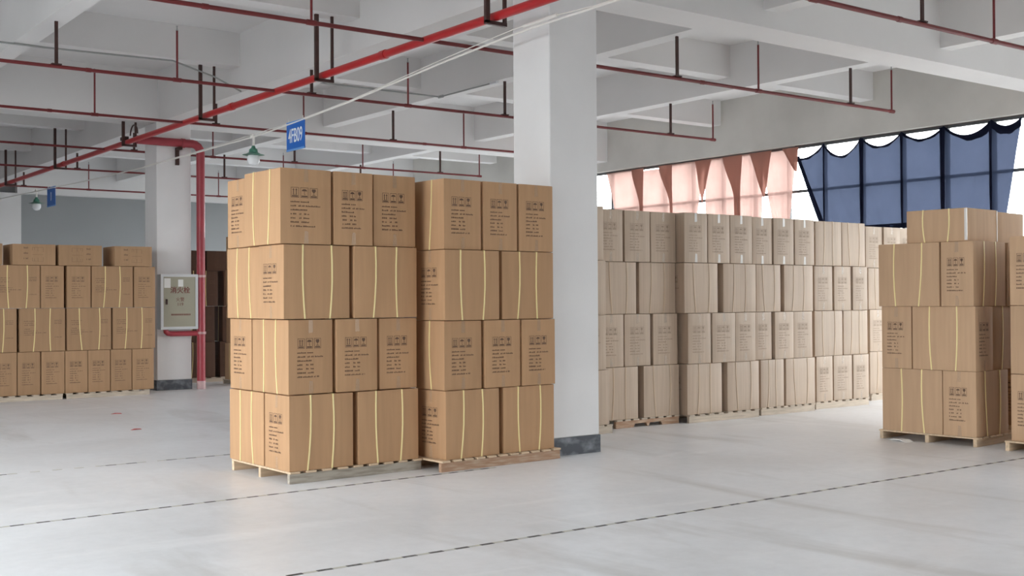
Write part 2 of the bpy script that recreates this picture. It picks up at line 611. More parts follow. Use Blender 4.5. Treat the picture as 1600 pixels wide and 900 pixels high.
def strap_mesh(W, H, t, b, m):
    """band round a carton across its length: x = t at the top, b at the bottom"""
    key = ('strap', W, H, round(t, 3), round(b, 3), m.name)
    if key in CACHE:
        return CACHE[key]
    bm = bmesh.new()
    o, w = 0.0042, 0.0065
    hw = W / 2
    ring = []
    for (y, z) in ((-hw, 0.0), (-hw, 0.25), (-hw, .5), (-hw, .75), (-hw, 1.0), (0, 1.0), (hw, 1.0), (hw, .75), (hw, .5), (hw, .25), (hw, 0.0), (0, 0.0)):
        x = b + (t - b) * z + 0.012 * math.sin(z * math.pi) * (1 if t >= b else -1)
        if abs(y) > 1e-6:
            yy = y + math.copysign(o + BUL * (1 - (2 * z - 1) ** 2) * .9, y)
        else:
            yy = 0
        zz = z * H + (0.0015 if z == 1.0 else (0.0 if z == 0 else 0))
        ring.append((bm.verts.new((x - w, yy, zz)), bm.verts.new((x + w, yy, zz)),
                     bm.verts.new((x - w, yy * (1 - .004 / hw) if y else 0, zz - (0.002 if z == 1 else 0))),
                     bm.verts.new((x + w, yy * (1 - .004 / hw) if y else 0, zz - (0.002 if z == 1 else 0)))))
    nn = len(ring)
    for i in range(nn):
        A, B = ring[i], ring[(i + 1) % nn]
        bm.faces.new((A[0], A[1], B[1], B[0]))
        bm.faces.new((A[0], B[0], B[2], A[2]))
        bm.faces.new((A[1], A[3], B[3], B[1]))
    bmesh.ops.recalc_face_normals(bm, faces=bm.faces)
    me = bpy.data.meshes.new('strap')
    bm.to_mesh(me)
    bm.free()
    me.materials.append(m)
    CACHE[key] = me
    return me


class Print:
    """flat ink marks on one face of a carton; u to the viewer's right, v up from the face centre"""

    def __init__(self, face, L, W, H, off=0.0009):
        self.face, self.L, self.W, self.H, self.off = face, L, W, H, off
        self.v, self.f = [], []

    def P(self, u, v):
        fw = self.W if self.face in ('+x', '-x') else self.L
        d = bulge(2 * u / fw, 2 * v / self.H, BUL) + self.off
        z = v + self.H / 2
        if self.face == '+x':
            return (self.L / 2 + d, u, z)
        if self.face == '-x':
            return (-self.L / 2 - d, -u, z)
        if self.face == '-y':
            return (u, -self.W / 2 - d, z)
        return (-u, self.W / 2 + d, z)

    def rect(self, u0, u1, v0, v1):
        i = len(self.v)
        self.v += [self.P(u0, v0), self.P(u1, v0), self.P(u1, v1), self.P(u0, v1)]
        self.f.append((i, i + 1, i + 2, i + 3))

    def poly(self, pts):
        i = len(self.v)
        self.v += [self.P(*p) for p in pts]
        self.f.append(tuple(range(i, i + len(pts))))

    def frame(self, u0, u1, v0, v1, w):
        self.rect(u0, u1, v0, v0 + w)
        self.rect(u0, u1, v1 - w, v1)
        self.rect(u0, u0 + w, v0 + w, v1 - w)
        self.rect(u1 - w, u1, v0 + w, v1 - w)

    def line(self, u, v, length, h, rr, gaps=()):
        x = u
        while x < u + length - 0.002:
            w = rr.uniform(0.005, 0.010)
            if rr.random() < 0.12 or any(a < x - u < b for a, b in gaps):
                x += w
                continue
            hh = h * rr.choice((0.7, 0.75, 1.0, 1.0))
            self.rect(x, min(x + w, u + length), v, v + hh)
            x += w + 0.0035

    def mesh(self, m):
        me = bpy.data.meshes.new('printed_marks')
        me.from_pydata(self.v, [], self.f)
        me.materials.append(m)
        me.update()
        return me


def end_print(face, L, W, H, m):
    key = ('end', face, L, W, H, m.name)
    if key in CACHE:
        return CACHE[key]
    p = Print(face, L, W, H)
    rr = random.Random(5)
    s = W / 0.42
    top = H / 2 - 0.155 * H / .62
    u = -W / 2 + 0.085 * s
    iw, ih, gap = 0.064 * s, 0.085, 0.078 * s
    for k in range(3):
        a = u + k * gap
        p.frame(a, a + iw, top - ih, top, 0.0035)
        c = a + iw / 2
        vb = top - ih
        p.rect(a + .008, a + iw - .008, vb + .007, vb + .018)          # caption under the pictogram
        if k == 0:                                                     # this way up
            for q in (-0.011 * s, 0.011 * s):
                p.rect(c + q - .0035, c + q + .0035, vb + .026, top - .024)
                p.poly([(c + q - .009, top - .024), (c + q + .009, top - .024), (c + q, top - .009)])
            p.rect(c - .018 * s, c + .018 * s, vb + .0225, vb + .026)
        elif k == 1:                                                   # umbrella
            pts = [(c + .022 * s * math.cos(t), top - .030 + .017 * math.sin(t)) for t in [math.pi * i / 8 for i in range(9)]]
            p.poly(pts)
            p.rect(c - .002, c + .002, vb + .026, top - .030)
            p.rect(c, c + .009, vb + .024, vb + .028)
        else:                                                          # wine glass
            p.poly([(c - .015 * s, top - .010), (c - .017 * s, top - .026), (c - .006, top - .040), (c + .006, top - .040), (c + .017 * s, top - .026), (c + .015 * s, top - .010)])
            p.rect(c - .0025, c + .0025, vb + .027, top - .040)
            p.rect(c - .014, c + .014, vb + .023, vb + .027)
    v = top - ih - 0.028
    for length, gaps in ((.15, ()), (.245, ()), (.135, ()), (.155, ((.045, .075), (.10, .115))), (.155, ((.045, .075), (.10, .115))), (.155, ((.075, .095),)), (.205, ())):
        p.line(u - .004, v - .012, length * s, 0.013, rr, gaps)
        v -= 0.0335 * H / .62
    me = p.mesh(m)
    CACHE[key] = me
    return me


def side_print(face, L, W, H, m):
    """rows of small text on a strapped face"""
    key = ('side', face, L, W, H, m.name)
    if key in CACHE:
        return CACHE[key]
    p = Print(face, L, W, H)
    rr = random.Random(9)
    u, v = -L / 2 + .06, H / 2 - .20
    for length, dv in ((.16, .03), (.13, .03), (.15, .06), (.09, .03), (.20, .03), (.33, .03), (.17, .03)):
        p.line(u, v, length, .014, rr)
        v -= dv
    u = L / 2 - .16
    for v in (H / 2 - .19, H / 2 - .215, H / 2 - .24, H / 2 - .45):
        p.line(u, v, .11, .013, rr)
    me = p.mesh(m)
    CACHE[key] = me
    return me


def table_print(face, L, W, H, m, flip):
    """ruled tables and small upright text on the flat top cartons"""
    key = ('table', face, L, W, H, flip)
    if key in CACHE:
        return CACHE[key]
    p = Print(face, L, W, H)
    rr = random.Random(11)
    s = -1 if flip else 1

    def X(a, b):
        return (a, b) if not flip else (-b, -a)
    for v in (H / 2 - .07, H / 2 - .15, H / 2 - .23):
        a, b = X(-.155, -.09)
        p.line(a, v, b - a, .03, rr)
    for q in (-.03, .0, .05, .13):
        a, b = X(q, q + .004)
        p.rect(a, b, -H / 2 + .06, H / 2 - .05)
    for v in (H / 2 - .05, 0, -H / 2 + .06):
        a, b = X(-.03, .13)
        p.rect(a, b, v, v + .003)
    me = p.mesh(m)
    CACHE[key] = me
    return me


def tape_mesh(face, L, W, H, tops, m):
    key = ('tape', face, L, W, H, tops, m.name)
    if key in CACHE:
        return CACHE[key]
    p = Print(face, L, W, H, off=0.0014)
    rr = random.Random(3)
    if tops == 'top':
        p.poly([(-.022, H / 2 - .11), (.020, H / 2 - .105), (.018, H / 2 - .002), (-.018, H / 2 - .002)])
    else:
        p.poly([(-.022, -H / 2 + .004), (.022, -H / 2 + .004), (.016, -H / 2 + .105), (-.014, -H / 2 + .11)])
    me = p.mesh(m)
    CACHE[key] = me
    return me


WORD = {'end': 'printed end', 'strap': 'straps'}
ncart = [0]


def marks(me, parent):
    o = link('printed_marks', me, parent)
    o['kind'] = 'stuff'
    return o


def carton(frame, x0, y0, z, L, W, H, along, front, label, group, kraft=KRAFT, ink=INK, strap=STRAP, tape=TAPE,
           side=None, table=None, yawj=0.35, tapes=('top', 'bottom'), straps=True, dz=0.0):
    """a carton whose footprint starts at (x0, y0) of the pallet frame; along 'x' or 'y' = direction of its length;
    front: which local end faces -x of the frame for 'x', -y for 'y'"""
    ncart[0] += 1
    ox, oy, th = frame
    if along == 'x':
        cx, cy, rz = x0 + L / 2, y0 + W / 2, math.pi
    else:
        cx, cy, rz = x0 + W / 2, y0 + L / 2, -math.pi / 2
    c, s = math.cos(th), math.sin(th)
    j = R(rnd.uniform(-yawj, yawj))
    v = ncart[0] % 4
    o = link('carton', body_mesh(L, W, H, kraft, v), None, (ox + c * cx - s * cy, oy + s * cx + c * cy, z), (0, 0, th + rz + j))
    tag(o, label, 'carton', group)
    if straps:
        for q in (-1, 1):
            t = q * L * 0.2 + (0.02, -0.015, 0.01, -0.02)[v] * q
            b = q * L * 0.19 + (-0.015, 0.02, 0.0, 0.01)[v]
            link('strap', strap_mesh(W, H, round(t, 3), round(b, 3), strap), o)
    if table is None:
        marks(end_print('+x', L, W, H, ink), o)
        for tp in tapes:
            link('packing_tape', tape_mesh('+x', L, W, H, tp, tape), o)
    if side:
        marks(side_print(side, L, W, H, ink), o)
    if table is not None:
        marks(table_print('+y', L, W, H, ink, table), o)
    return o


ORD = ['leftmost', 'second from left', 'third from left', 'fourth from left', 'fifth from left', 'sixth from left', 'seventh from left', 'eighth from left']


# ------------------------------------------------------------------ pallets
def pallet(frame, LX, LY, label, front=WOOD, rest=WOOD, h=0.1, nd=9, along='x', notch=False, group='wooden pallets'):
    ox, oy, th = frame
    t = thing('pallet', label, 'pallet', (ox, oy, 0), th, group)
    hs = h - 0.018
    for k, y in enumerate((0.0, LY / 2 - .02, LY - .04)):
        m = MB()
        if notch and k == 0:
            m.prism([(0, 0), (0.28, 0), (0.30, .045), (0.48, .045), (0.50, 0), (LX - .5, 0), (LX - .48, .045), (LX - .30, .045), (LX - .28, 0), (LX, 0), (LX, hs), (0, hs)], y, y + .04)
        else:
            m.box(0, LX, y, y + .04, 0, hs)
        m.build('stringer', front if k == 0 else rest, t, bevel=0.003)
    w = 0.09
    pit = (LX - w) / (nd - 1)
    base = MB().box(0, w, -0.012, LY + .012, hs, h - .001).mesh('deck_board', rest, bevel=0.003)
    for i in range(nd):
        link('deck_board', base, t, (i * pit, rnd.uniform(-.008, .004), 0))
    return t


def stack_front(frame, rows, where, group, kraft, ink, strap, tape0, L, Wd, clear=0.0, side=None, yscale=1.0, tapes=('top', 'bottom')):
    """rows: list of (layer name, z0, height, [(x0, x1, kind), ...]) seen from -y, x in frame units"""
    for lname, z, h, items in rows:
        for i, (a, b, kind) in enumerate(items):
            w = b - a
            pos = ORD[i] if (i < len(items) - 1 or len(items) > 6) else ('rightmost' if i else 'only one')
            lab = '%s carton, %s outward, %s in %s layer, %s' % ('pale' if kraft is KRAFT_W else 'dark brown' if kraft is KRAFT_D else 'brown', WORD[kind], pos, lname, where)
            oy = rnd.uniform(-.012, .012)
            tape = (TAPE_W if lname == 'top' and where in ('stack under pink curtain', 'middle stack below window') else TAPE_WF) if kraft is KRAFT_W else tape0  # whiter tape paints the window reflection on two top layers
            if kind == 'end':
                carton(frame, a, oy, z, L, round(w, 2), h, 'y', 0, lab, group, kraft, ink, strap, tape, tapes=tapes)
            else:
                carton(frame, a, oy, z, round(w, 2), Wd, h, 'x', 0, lab, group, kraft, ink, strap, tape, side=side, tapes=tapes)


# --- near left stack P1
P1 = (4.18, 8.66, R(2.0))
G1 = 'cartons on the front left pallet'
hA = 0.62
z1, z2, z3, z4 = 0.10, 0.728, 1.350, 1.968
w1 = 'front left pallet'
pallet(P1, 1.295, 1.08, 'pallet with a weathered grey front plank under the front left carton stack', WOOD_G, WOOD, nd=9)
rows = [('bottom', z1, .62, [(0.0, .60, 'strap'), (.65, 1.265, 'strap')]),
        ('second', z2, .615, [(0.0, .415, 'end'), (.44, .845, 'end'), (.87, 1.265, 'end')]),
        ('third', z3, .612, [(-.05, .57, 'strap'), (.61, 1.255, 'strap')]),
        ('top', z4, .62, [(-.075, .395, 'end'), (.42, .80, 'end'), (.82, 1.25, 'end')])]
stack_front(P1, rows, w1, G1, KRAFT, INK, STRAP, TAPE, .66, .44)
carton(P1, 0.0, .46, z1, .66, .42, .62, 'y', 0, 'brown carton with two straps at back left of bottom layer, front left pallet', G1)
carton(P1, 0.0, .685, z2, .62, .42, .615, 'x', 0, 'brown carton with printed end at back left of second layer, front left pallet', G1)
carton(P1, -.02, .46, z3, .66, .42, .612, 'y', 0, 'brown carton with two straps at back left of third layer, front left pallet', G1)
carton(P1, -.02, .685, z4, .62, .42, .60, 'x', 0, 'brown carton with printed end at back left of top layer, front left pallet', G1)

for z, nm in ((z1, 'bottom'), (z3, 'third')):  # hidden cartons added so the gaps stay dark
    carton(P1, .44, .47, z, .60, .40, .612, 'y', 0, 'hidden brown carton behind the gap in the %s layer, front left pallet' % nm, G1, straps=False)

# --- P2, beside the pillar
P2 = (5.56, 8.44, R(2.6))
G2 = 'cartons on the front pallet beside the pillar'
w2 = 'front pallet beside pillar'
pallet((5.50, 8.42, R(2.6)), 1.38, 1.0, 'pallet with a rough red-brown front plank under the stack beside the pillar', WOOD_R, WOOD, nd=11)
rows = [('bottom', z1, .60, [(0.0, .60, 'strap'), (.655, 1.265, 'strap')]),
        ('second', .705, .61, [(0.0, .41, 'end'), (.44, .85, 'end'), (.87, 1.27, 'end')]),
        ('third', 1.32, .62, [(-.01, .60, 'strap'), (.645, 1.265, 'strap')]),
        ('top', 1.945, .62, [(0.0, .415, 'end'), (.435, .83, 'end'), (.85, 1.265, 'end')])]
stack_front(P2, rows, w2, G2, KRAFT, INK, STRAP, TAPE, .66, .44)

for z, nm in ((z1, 'bottom'), (1.32, 'third')):  # unseen filler put in to darken the gap between the fronts
    carton(P2, .43, .47, z, .60, .40, .60, 'y', 0, 'hidden brown carton behind the gap in the %s layer, pallet beside pillar' % nm, G2, straps=False)

# --- W: the long carton wall under the window
GW = 'cartons in the long wall under the curtained window'
zl = [0.10, 0.712, 1.324, 1.932]
hl = [.608, .608, .603, .60]


def wall_pallet(no, yf, where, lists, plabel, x0, x1, notch=False, front=WOOD_W):
    k = yf / 9.9
    f = (0, yf, 0)
    rows = [(nm, zl[i], hl[i], [(a * k, b * k, kd) for a, b, kd in items]) for i, (nm, items) in enumerate(lists)]
    for i, (nm, items) in enumerate(lists):
        if len(items) == 2 and items[0][2] == 'strap' and no < 5:  # unseen carton added, centred on the gap to darken it
            c_ = (items[0][1] + items[1][0]) / 2 * k
            carton(f, c_ - .19, .44, zl[i], .60, .38, hl[i], 'y', 0, 'hidden pale carton behind the gap in the %s layer, %s' % (nm, where), GW, KRAFT_W, INK_PALE, STRAP_W, TAPE_WF, tapes=(), straps=False)
    stack_front(f, rows, where, GW, KRAFT_W, INK_PALE, STRAP_W, TAPE_W, .60, .40)
    pallet((x0 * k, yf, 0), (x1 - x0) * k, 1.1, plabel, front, WOOD_W, nd=8, notch=notch)


E, S = 'end', 'strap'
wall_pallet(0, 9.70, 'stack half hidden by pillar',
            [('bottom', [(8.13, 8.75, S)]), ('second', [(8.32, 8.70, E)]), ('third', [(8.10, 8.71, S)]), ('top', [(8.29, 8.69, E)])],
            'pale pallet whose end shows right beside the foot of the big pillar', 7.75, 8.80)
wall_pallet(1, 9.98, 'stack just right of pillar',
            [('bottom', [(8.62, 9.20, S), (9.28, 9.86, S)]), ('second', [(8.60, 8.98, E), (9.0, 9.41, E), (9.44, 9.84, E)]),
             ('third', [(8.61, 9.18, S), (9.24, 9.83, S)]), ('top', [(8.60, 8.97, E), (9.0, 9.40, E), (9.42, 9.83, E)])],
            'dark notched pallet under the cartons just right of the big pillar', 8.85, 9.86, notch=True, front=WOOD_R)
wall_pallet(2, 9.86, 'stack under pink curtain',
            [('bottom', [(10.01, 10.61, S), (10.71, 11.29, S)]), ('second', [(10.02, 10.41, E), (10.43, 10.84, E), (10.85, 11.21, E)]),
             ('third', [(9.96, 10.53, S), (10.64, 11.23, S)]), ('top', [(9.96, 10.35, E), (10.37, 10.75, E), (10.76, 11.16, E)])],
            'pale pallet under the carton wall, longest plank in view', 10.03, 11.28)
wall_pallet(3, 9.92, 'middle stack below window',
            [('bottom', [(11.31, 11.75, S), (11.80, 12.38, S)]), ('second', [(11.23, 11.54, E), (11.58, 11.95, E), (11.97, 12.34, E)]),
             ('third', [(11.25, 11.71, S), (11.78, 12.36, S)]), ('top', [(11.19, 11.56, E), (11.58, 11.97, E), (11.99, 12.38, E)])],
            'pale pallet in the middle of the carton wall under the window', 11.32, 12.38)
wall_pallet(4, 10.0, 'stack below curtain edge',
            [('bottom', [(12.41, 12.75, E), (12.78, 13.17, E), (13.19, 13.53, E)]), ('second', [(12.38, 12.96, S), (13.01, 13.53, S)]),
             ('third', [(12.40, 12.78, E), (12.82, 13.18, E), (13.20, 13.52, E)]), ('top', [(12.41, 12.95, S), (12.98, 13.48, S)])],
            'pale pallet at the right visible end of the carton wall', 12.40, 13.54)
wall_pallet(5, 10.35, 'rearmost stack below blue curtain',
            [('bottom', [(13.58, 14.12, S), (14.16, 14.70, S)]), ('second', [(13.57, 13.94, E), (13.96, 14.32, E), (14.34, 14.70, E)]),
             ('third', [(13.56, 14.10, S), (14.14, 14.68, S)]), ('top', [(13.51, 13.88, E), (13.90, 14.27, E), (14.29, 14.66, E)])],
            'grey pallet half hidden behind the right hand carton stack', 13.60, 14.70)

# --- L: the carton wall at the far left
GL = 'cartons in the wall at the far left'
LF = (0, 18.55, 0)
wl = 'far left carton wall'
rows = [('bottom', .085, .655, [(4.10, 4.45, E), (4.465, 4.80, E), (4.81, 5.15, E), (5.16, 5.50, E), (5.51, 5.85, E), (5.86, 6.19, E), (6.205, 6.555, E)]),
        ('second', .745, .66, [(3.79, 4.45, S), (4.49, 5.16, S), (5.19, 5.87, S), (5.90, 6.585, S)]),
        ('third', 1.41, .655, [(4.13, 4.79, S), (4.80, 5.14, E), (5.19, 5.55, E), (5.57, 6.22, S), (6.24, 6.58, E)])]
stack_front(LF, rows, wl, GL, KRAFT_B, INK_SOFT, STRAP, TAPE, .66, .34, side='+y', tapes=())
for i, (a, b, fl_) in enumerate(((3.62, 4.25, 0), (4.39, 5.02, 0), (5.07, 5.73, 1), (5.93, 6.53, 0))):
    carton(LF, a, 0.0, 2.07, round(b - a, 2), .60, .32, 'x', 0,
           'low flat brown carton lying on top of the far left wall, %s' % ORD[i], 'flat cartons on top of the far left wall', KRAFT_B, INK_SOFT, table=fl_, straps=False)
pallet((3.80, 18.5, 0), 1.31, 1.1, 'pale pallet under the far left carton wall, at the picture edge', WOOD_W, WOOD_W, h=.085, nd=8)
pallet((5.17, 18.5, 0), 1.30, 1.1, 'pale pallet under the far left carton wall, nearest the pillar', WOOD_W, WOOD_W, h=.085, nd=8)

# --- D: dim cartons behind the riser pipe
GD = 'dim cartons behind the red riser pipe'
DF = (0, 20.62, 0)
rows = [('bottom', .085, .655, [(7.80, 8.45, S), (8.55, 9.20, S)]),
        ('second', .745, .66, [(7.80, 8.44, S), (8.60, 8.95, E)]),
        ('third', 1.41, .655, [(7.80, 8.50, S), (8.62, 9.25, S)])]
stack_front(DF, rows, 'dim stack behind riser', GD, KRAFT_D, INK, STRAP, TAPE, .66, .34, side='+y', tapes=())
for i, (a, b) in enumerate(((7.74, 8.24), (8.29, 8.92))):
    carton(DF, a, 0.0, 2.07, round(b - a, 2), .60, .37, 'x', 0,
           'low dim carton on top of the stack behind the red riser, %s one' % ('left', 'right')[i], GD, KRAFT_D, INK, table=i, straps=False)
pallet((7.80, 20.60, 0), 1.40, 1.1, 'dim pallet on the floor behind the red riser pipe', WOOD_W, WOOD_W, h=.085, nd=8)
NF = (0, 19.30, 0)  # unseen stack added to shade the cartons behind the riser
for k, (z, h, x) in enumerate(((.085, .655, 8.37), (.745, .66, 8.40), (1.41, .655, 8.39), (2.07, .6, 8.40))):
    for q in range(2):
        carton(NF, x + q * .37, 0, z, .68, .35, h, 'y', 0,
               'carton %s, layer %s, of the added stack hidden behind the front left pallet' % (('at left', 'at right')[q], ('one', 'two', 'three', 'four')[k]),
               'added cartons hidden behind the front left pallet', KRAFT_B, INK_SOFT, STRAP, TAPE, tapes=())
pallet((8.37, 19.28, 0), .78, .8, 'added pallet hidden behind the front left carton stack', WOOD_W, WOOD_W, h=.085, nd=6)

# --- R: right hand stack; its long face looks to -x
RF = (10.58, 6.47, R(4.0))
GR = 'cartons on the right hand pallet'
hB = .655
KB = dict(kraft=KRAFT_R, ink=INK, strap=STRAP, tape=TAPE)
pallet(RF, 1.2, 1.08, 'pallet with three pale stringer ends under the right hand stack', WOOD, WOOD, nd=9, h=.095)
tr = 'right hand stack'
carton(RF, 0, .365, .095, .68, .36, hB, 'y', 0, 'yellow-strapped carton, back left of the bottom layer, %s' % tr, GR, **KB)
carton(RF, 0, 0, .095, .66, .355, hB, 'x', 0, 'printed-end carton at the near corner of the bottom layer, %s' % tr, GR, **KB)
carton(RF, 0.0, .70, .752, .66, .345, .65, 'x', 0, 'printed-end carton at the far left of the second layer, %s' % tr, GR, **KB)
carton(RF, 0.0, 0.0, .752, .69, .35, .65, 'y', 0, 'yellow-strapped carton at the near corner of the second layer, %s' % tr, GR, **KB)
carton(RF, .375, .02, .752, .66, .35, .65, 'x', 0, 'dark shaded carton in the second layer behind the near corner, %s' % tr, GR, **KB)
carton(RF, -.02, .375, 1.404, .69, .36, hB, 'y', 0, 'yellow-strapped carton at the back left of the third layer, %s' % tr, GR, **KB)
carton(RF, -.01, .01, 1.404, .66, .35, hB, 'x', 0, 'printed-end carton at the near corner of the third layer, %s' % tr, GR, **KB)
carton(RF, .01, .09, 2.061, .66, .62, .335, 'y', 0, 'low flat carton with two yellow straps on top of the %s' % tr, GR, kraft=KRAFT_R, ink=INK, table=0)
carton(RF, .69, .12, 2.061, .66, .60, .325, 'y', 0, 'low flat carton, partly hidden, on top right of the %s' % tr, GR, kraft=KRAFT_R, ink=INK, table=0)
carton(RF, .69, .0, 1.404, .60, .35, hB, 'x', 0, 'shaded carton in the third layer holding up the hidden flat carton, %s' % tr, GR, **KB)
carton(RF, .68, .70, .752, .50, .345, .65, 'x', 0, 'shaded carton at the rear of the second layer, %s' % tr, GR, **KB)
carton(RF, .375, .375, 1.404, .60, .36, hB, 'y', 0, 'shaded carton at the rear of the third layer, %s' % tr, GR, **KB)
carton(RF, .69, .37, .095, .66, .35, hB, 'y', 0, 'shaded carton inside the bottom layer, %s' % tr, GR, **KB)
# white tape down the edges of the flat carton
o = [x for x in C.objects if x.get('label', '').startswith('low flat carton with two yellow straps')][0]
m_ = MB()
m_.box(.330 - .02, .337, -.317, -.308, .01, .33)
m_.build('packing_tape', TAPE_W, o)
m_ = MB()
m_.box(.330 - .02, .337, .308, .317, .01, .33)
m_.build('packing_tape', TAPE_W, o)

for k, z in enumerate((.095, .752, 1.404)):  # added out of view to keep daylight out of the gap
    for q in range(2):
        carton(RF, 1.36 + q * .70, .02, z, .68, .60, .65, 'x', 0, 'added carton outside the frame, %s, layer %s, row behind right hand stack' % (('nearer', 'farther')[q], ('one', 'two', 'three')[k]),
               'added cartons outside the frame at right', KRAFT_B, INK, STRAP, TAPE)
pallet((RF[0] + 1.35 * math.cos(RF[2]), RF[1] + 1.35 * math.sin(RF[2]), RF[2]), 1.42, 1.08, 'added pallet outside the frame beside the right hand stack', WOOD, WOOD, h=.095)

# --- S: stack cut by the right edge
SF = (10.66, 5.06, R(3.0))
GS = 'cartons on the pallet cut by the right picture edge'
pallet((10.62, 5.06, R(3.0)), 1.2, 1.1, 'pallet at the right picture edge, only its corner in view', WOOD_G, WOOD, nd=9)
ts = 'stack cut by the right picture edge'
for nm, z, h in (('bottom', .10, .645), ('middle', .75, .66), ('top', 1.415, .67)):
    carton(SF, .70, .02, z, .55, .50, h, 'x', 0, 'hidden rear carton, %s layer, %s' % (nm, ts), GS, **KB)
    carton(SF, .70, .55, z, .55, .50, h, 'x', 0, 'hidden rear far carton, %s layer, %s' % (nm, ts), GS, **KB)
for nm, z, h, far in (('bottom', .10, .645, 'end'), ('middle', .75, .66, 'strap'), ('top', 1.415, .67, 'end')):
    if far == 'end':
        carton(SF, 0, .71, z, .66, .35, h, 'x', 0, 'printed-end carton in the %s layer, %s' % (nm, ts), GS, **KB)
        carton(SF, 0, .03, z, .66, .35, h, 'y', 0, 'near carton outside frame, %s layer, %s' % (nm, ts), GS, **KB)
    else:
        carton(SF, 0, .38, z, .68, .35, h, 'y', 0, 'strapped carton in the %s layer, %s' % (nm, ts), GS, **KB)
        carton(SF, 0, .02, z, .66, .35, h, 'x', 0, 'near carton outside frame, %s layer, %s' % (nm, ts), GS, **KB)
for k, z in enumerate((.10, .75, 1.41)):  # added out of view, shades the space between the two right stacks
    carton(SF, 1.36, .40, z, 1.2, .66, .65, 'x', 0, 'added long carton outside the frame, layer %s, beside the cut stack' % ('one', 'two', 'three')[k],
           'added cartons outside the frame at right', KRAFT_B, INK, STRAP, TAPE)
pallet((SF[0] + 1.35 * math.cos(SF[2]), SF[1] + 1.35 * math.sin(SF[2]), SF[2]), 1.25, 1.1, 'added pallet outside the frame beside the cut stack', WOOD, WOOD, nd=9)


# ------------------------------------------------------------------ sprinkler pipework
ZP, XM = 4.2, 6.46
main = thing('main_pipe', 'thick bright red main fire pipe running under the ceiling beam to the far wall', 'pipe', (XM, 2.0, ZP))
MB().tube([(0, 0, 0), (0, 28.9, 0)], .044, 16).build('pipe', RED, main, smooth=True)
for y in (11.0, 15.15, 23.3, 6.4):
    MB().tube([(0, y - 2.05, 0), (0, y - 1.95, 0)], .052, 16).build('coupling', RED, main, smooth=True)
for y, zt in ((5.35, ZA), (8.9, ZB), (12.4, ZA), (16.03, ZA), (19.43, ZB), (23.52, ZA), (27.45, ZA)):
    h = MB()
    h.box(-.125, -.08, y - 2.0 - .02, y - 2.0 + .02, -.07, zt - ZP)
    h.box(.09, .12, y - 2.0 - .015, y - 2.0 + .015, -.07, zt - ZP)
    h.box(-.125, .12, y - 2.0 - .02, y - 2.0 + .02, -.085, -.05)
    h.build('hanger', IRON, main)
# flow switch with its loop of wire on top of the main pipe
fs = MB().box(-.05, .03, 17.55, 17.75, .044, .10).build('flow_switch', IRON, main)
loop = [(0, 17.2 + .18 * math.cos(t), .09 + .16 * math.sin(t)) for t in [math.pi * k / 10 for k in range(11)]]
MB().tube(loop, .012, 6).build('wire', IRON, fs, smooth=True)

UPX = (1.95, 5.14, 8.43, 11.58, 14.45)
HGX = {3.72: ZS, 6.95: ZB, 10.1: ZS, 13.5: ZS, 0.3: ZS}


def branch(y, xa, xb, ups, hangs, label, r=.021, matl=RED_D, zup=4.86):
    b = thing('branch_pipe', label, 'pipe', (0, y, ZP), 0, 'sprinkler branch pipes')
    MB().tube([(xa, 0, 0), (xb, 0, 0)], r, 10).build('pipe', matl, b, smooth=True)
    for x in ups:
        u = MB().tube([(x, 0, 0), (x, 0, zup - ZP - .06)], .0135, 8).build('riser_nipple', matl, b, smooth=True)
        MB().tube([(x, 0, zup - ZP - .07), (x, 0, zup - ZP - .05), (x, 0, zup - ZP - .045), (x, 0, zup - ZP - .01), (x, 0, zup - ZP)], [.011, .016, .007, .007, .014], 8).build('sprinkler_head', BRASS, u, smooth=True)
        MB().tube([(x - .05, 0, 0), (x + .05, 0, 0)], r + .006, 10).build('tee_fitting', matl, b, smooth=True)
    for x in hangs:
        zt = HGX[x] - ZP
        h = MB().box(x - .018, x + .018, -.012, .012, r - .002, zt)
        h.box(x - .055, x + .055, -.03, .03, r - .002, r + .012)
        h.build('hanger', IRON, b)
    for x in (xa + (xb - xa) * .31, xa + (xb - xa) * .74):
        MB().tube([(x - .03, 0, 0), (x + .03, 0, 0)], r + .005, 10).build('coupling', matl, b, smooth=True)
    return b


branch(6.72, 7.6, 14.45, (8.43, 11.39), (10.1, 13.5), 'dull red branch pipe crossing the top right corner of the picture', .024)
branch(10.13, -.6, 14.45, (5.14, 11.58, 14.45), (3.72, 10.1, 13.5), 'dull red branch pipe passing just behind the top of the big pillar', .022)
branch(13.7, -.6, 14.5, (5.14, 8.43, 14.5), (3.79 - .07, 6.95, 10.1, 13.5), 'dull red branch pipe, second one from the top at left edge', .021)
branch(16.9, 0, 14.5, (5.12, 8.43, 11.55, 14.45), (6.95, 10.1, 13.5), 'dull red branch pipe, third one from the top at left edge', .020)
branch(20.65, 1, 14.55, (8.43, 11.62, 14.52), (6.95, 10.1, 13.5), 'dark red branch pipe just beyond the far pillar', .020)
branch(24.1, 1, 14.5, (8.40, 11.51, 14.40), (6.95, 10.1, 13.5), 'dark red branch pipe, second to last before the far wall', .020)
branch(28.3, 2, 14.5, (5.1, 8.43, 11.70, 14.45), (6.95, 10.1, 13.5), 'dark red branch pipe nearest the far wall', .020)

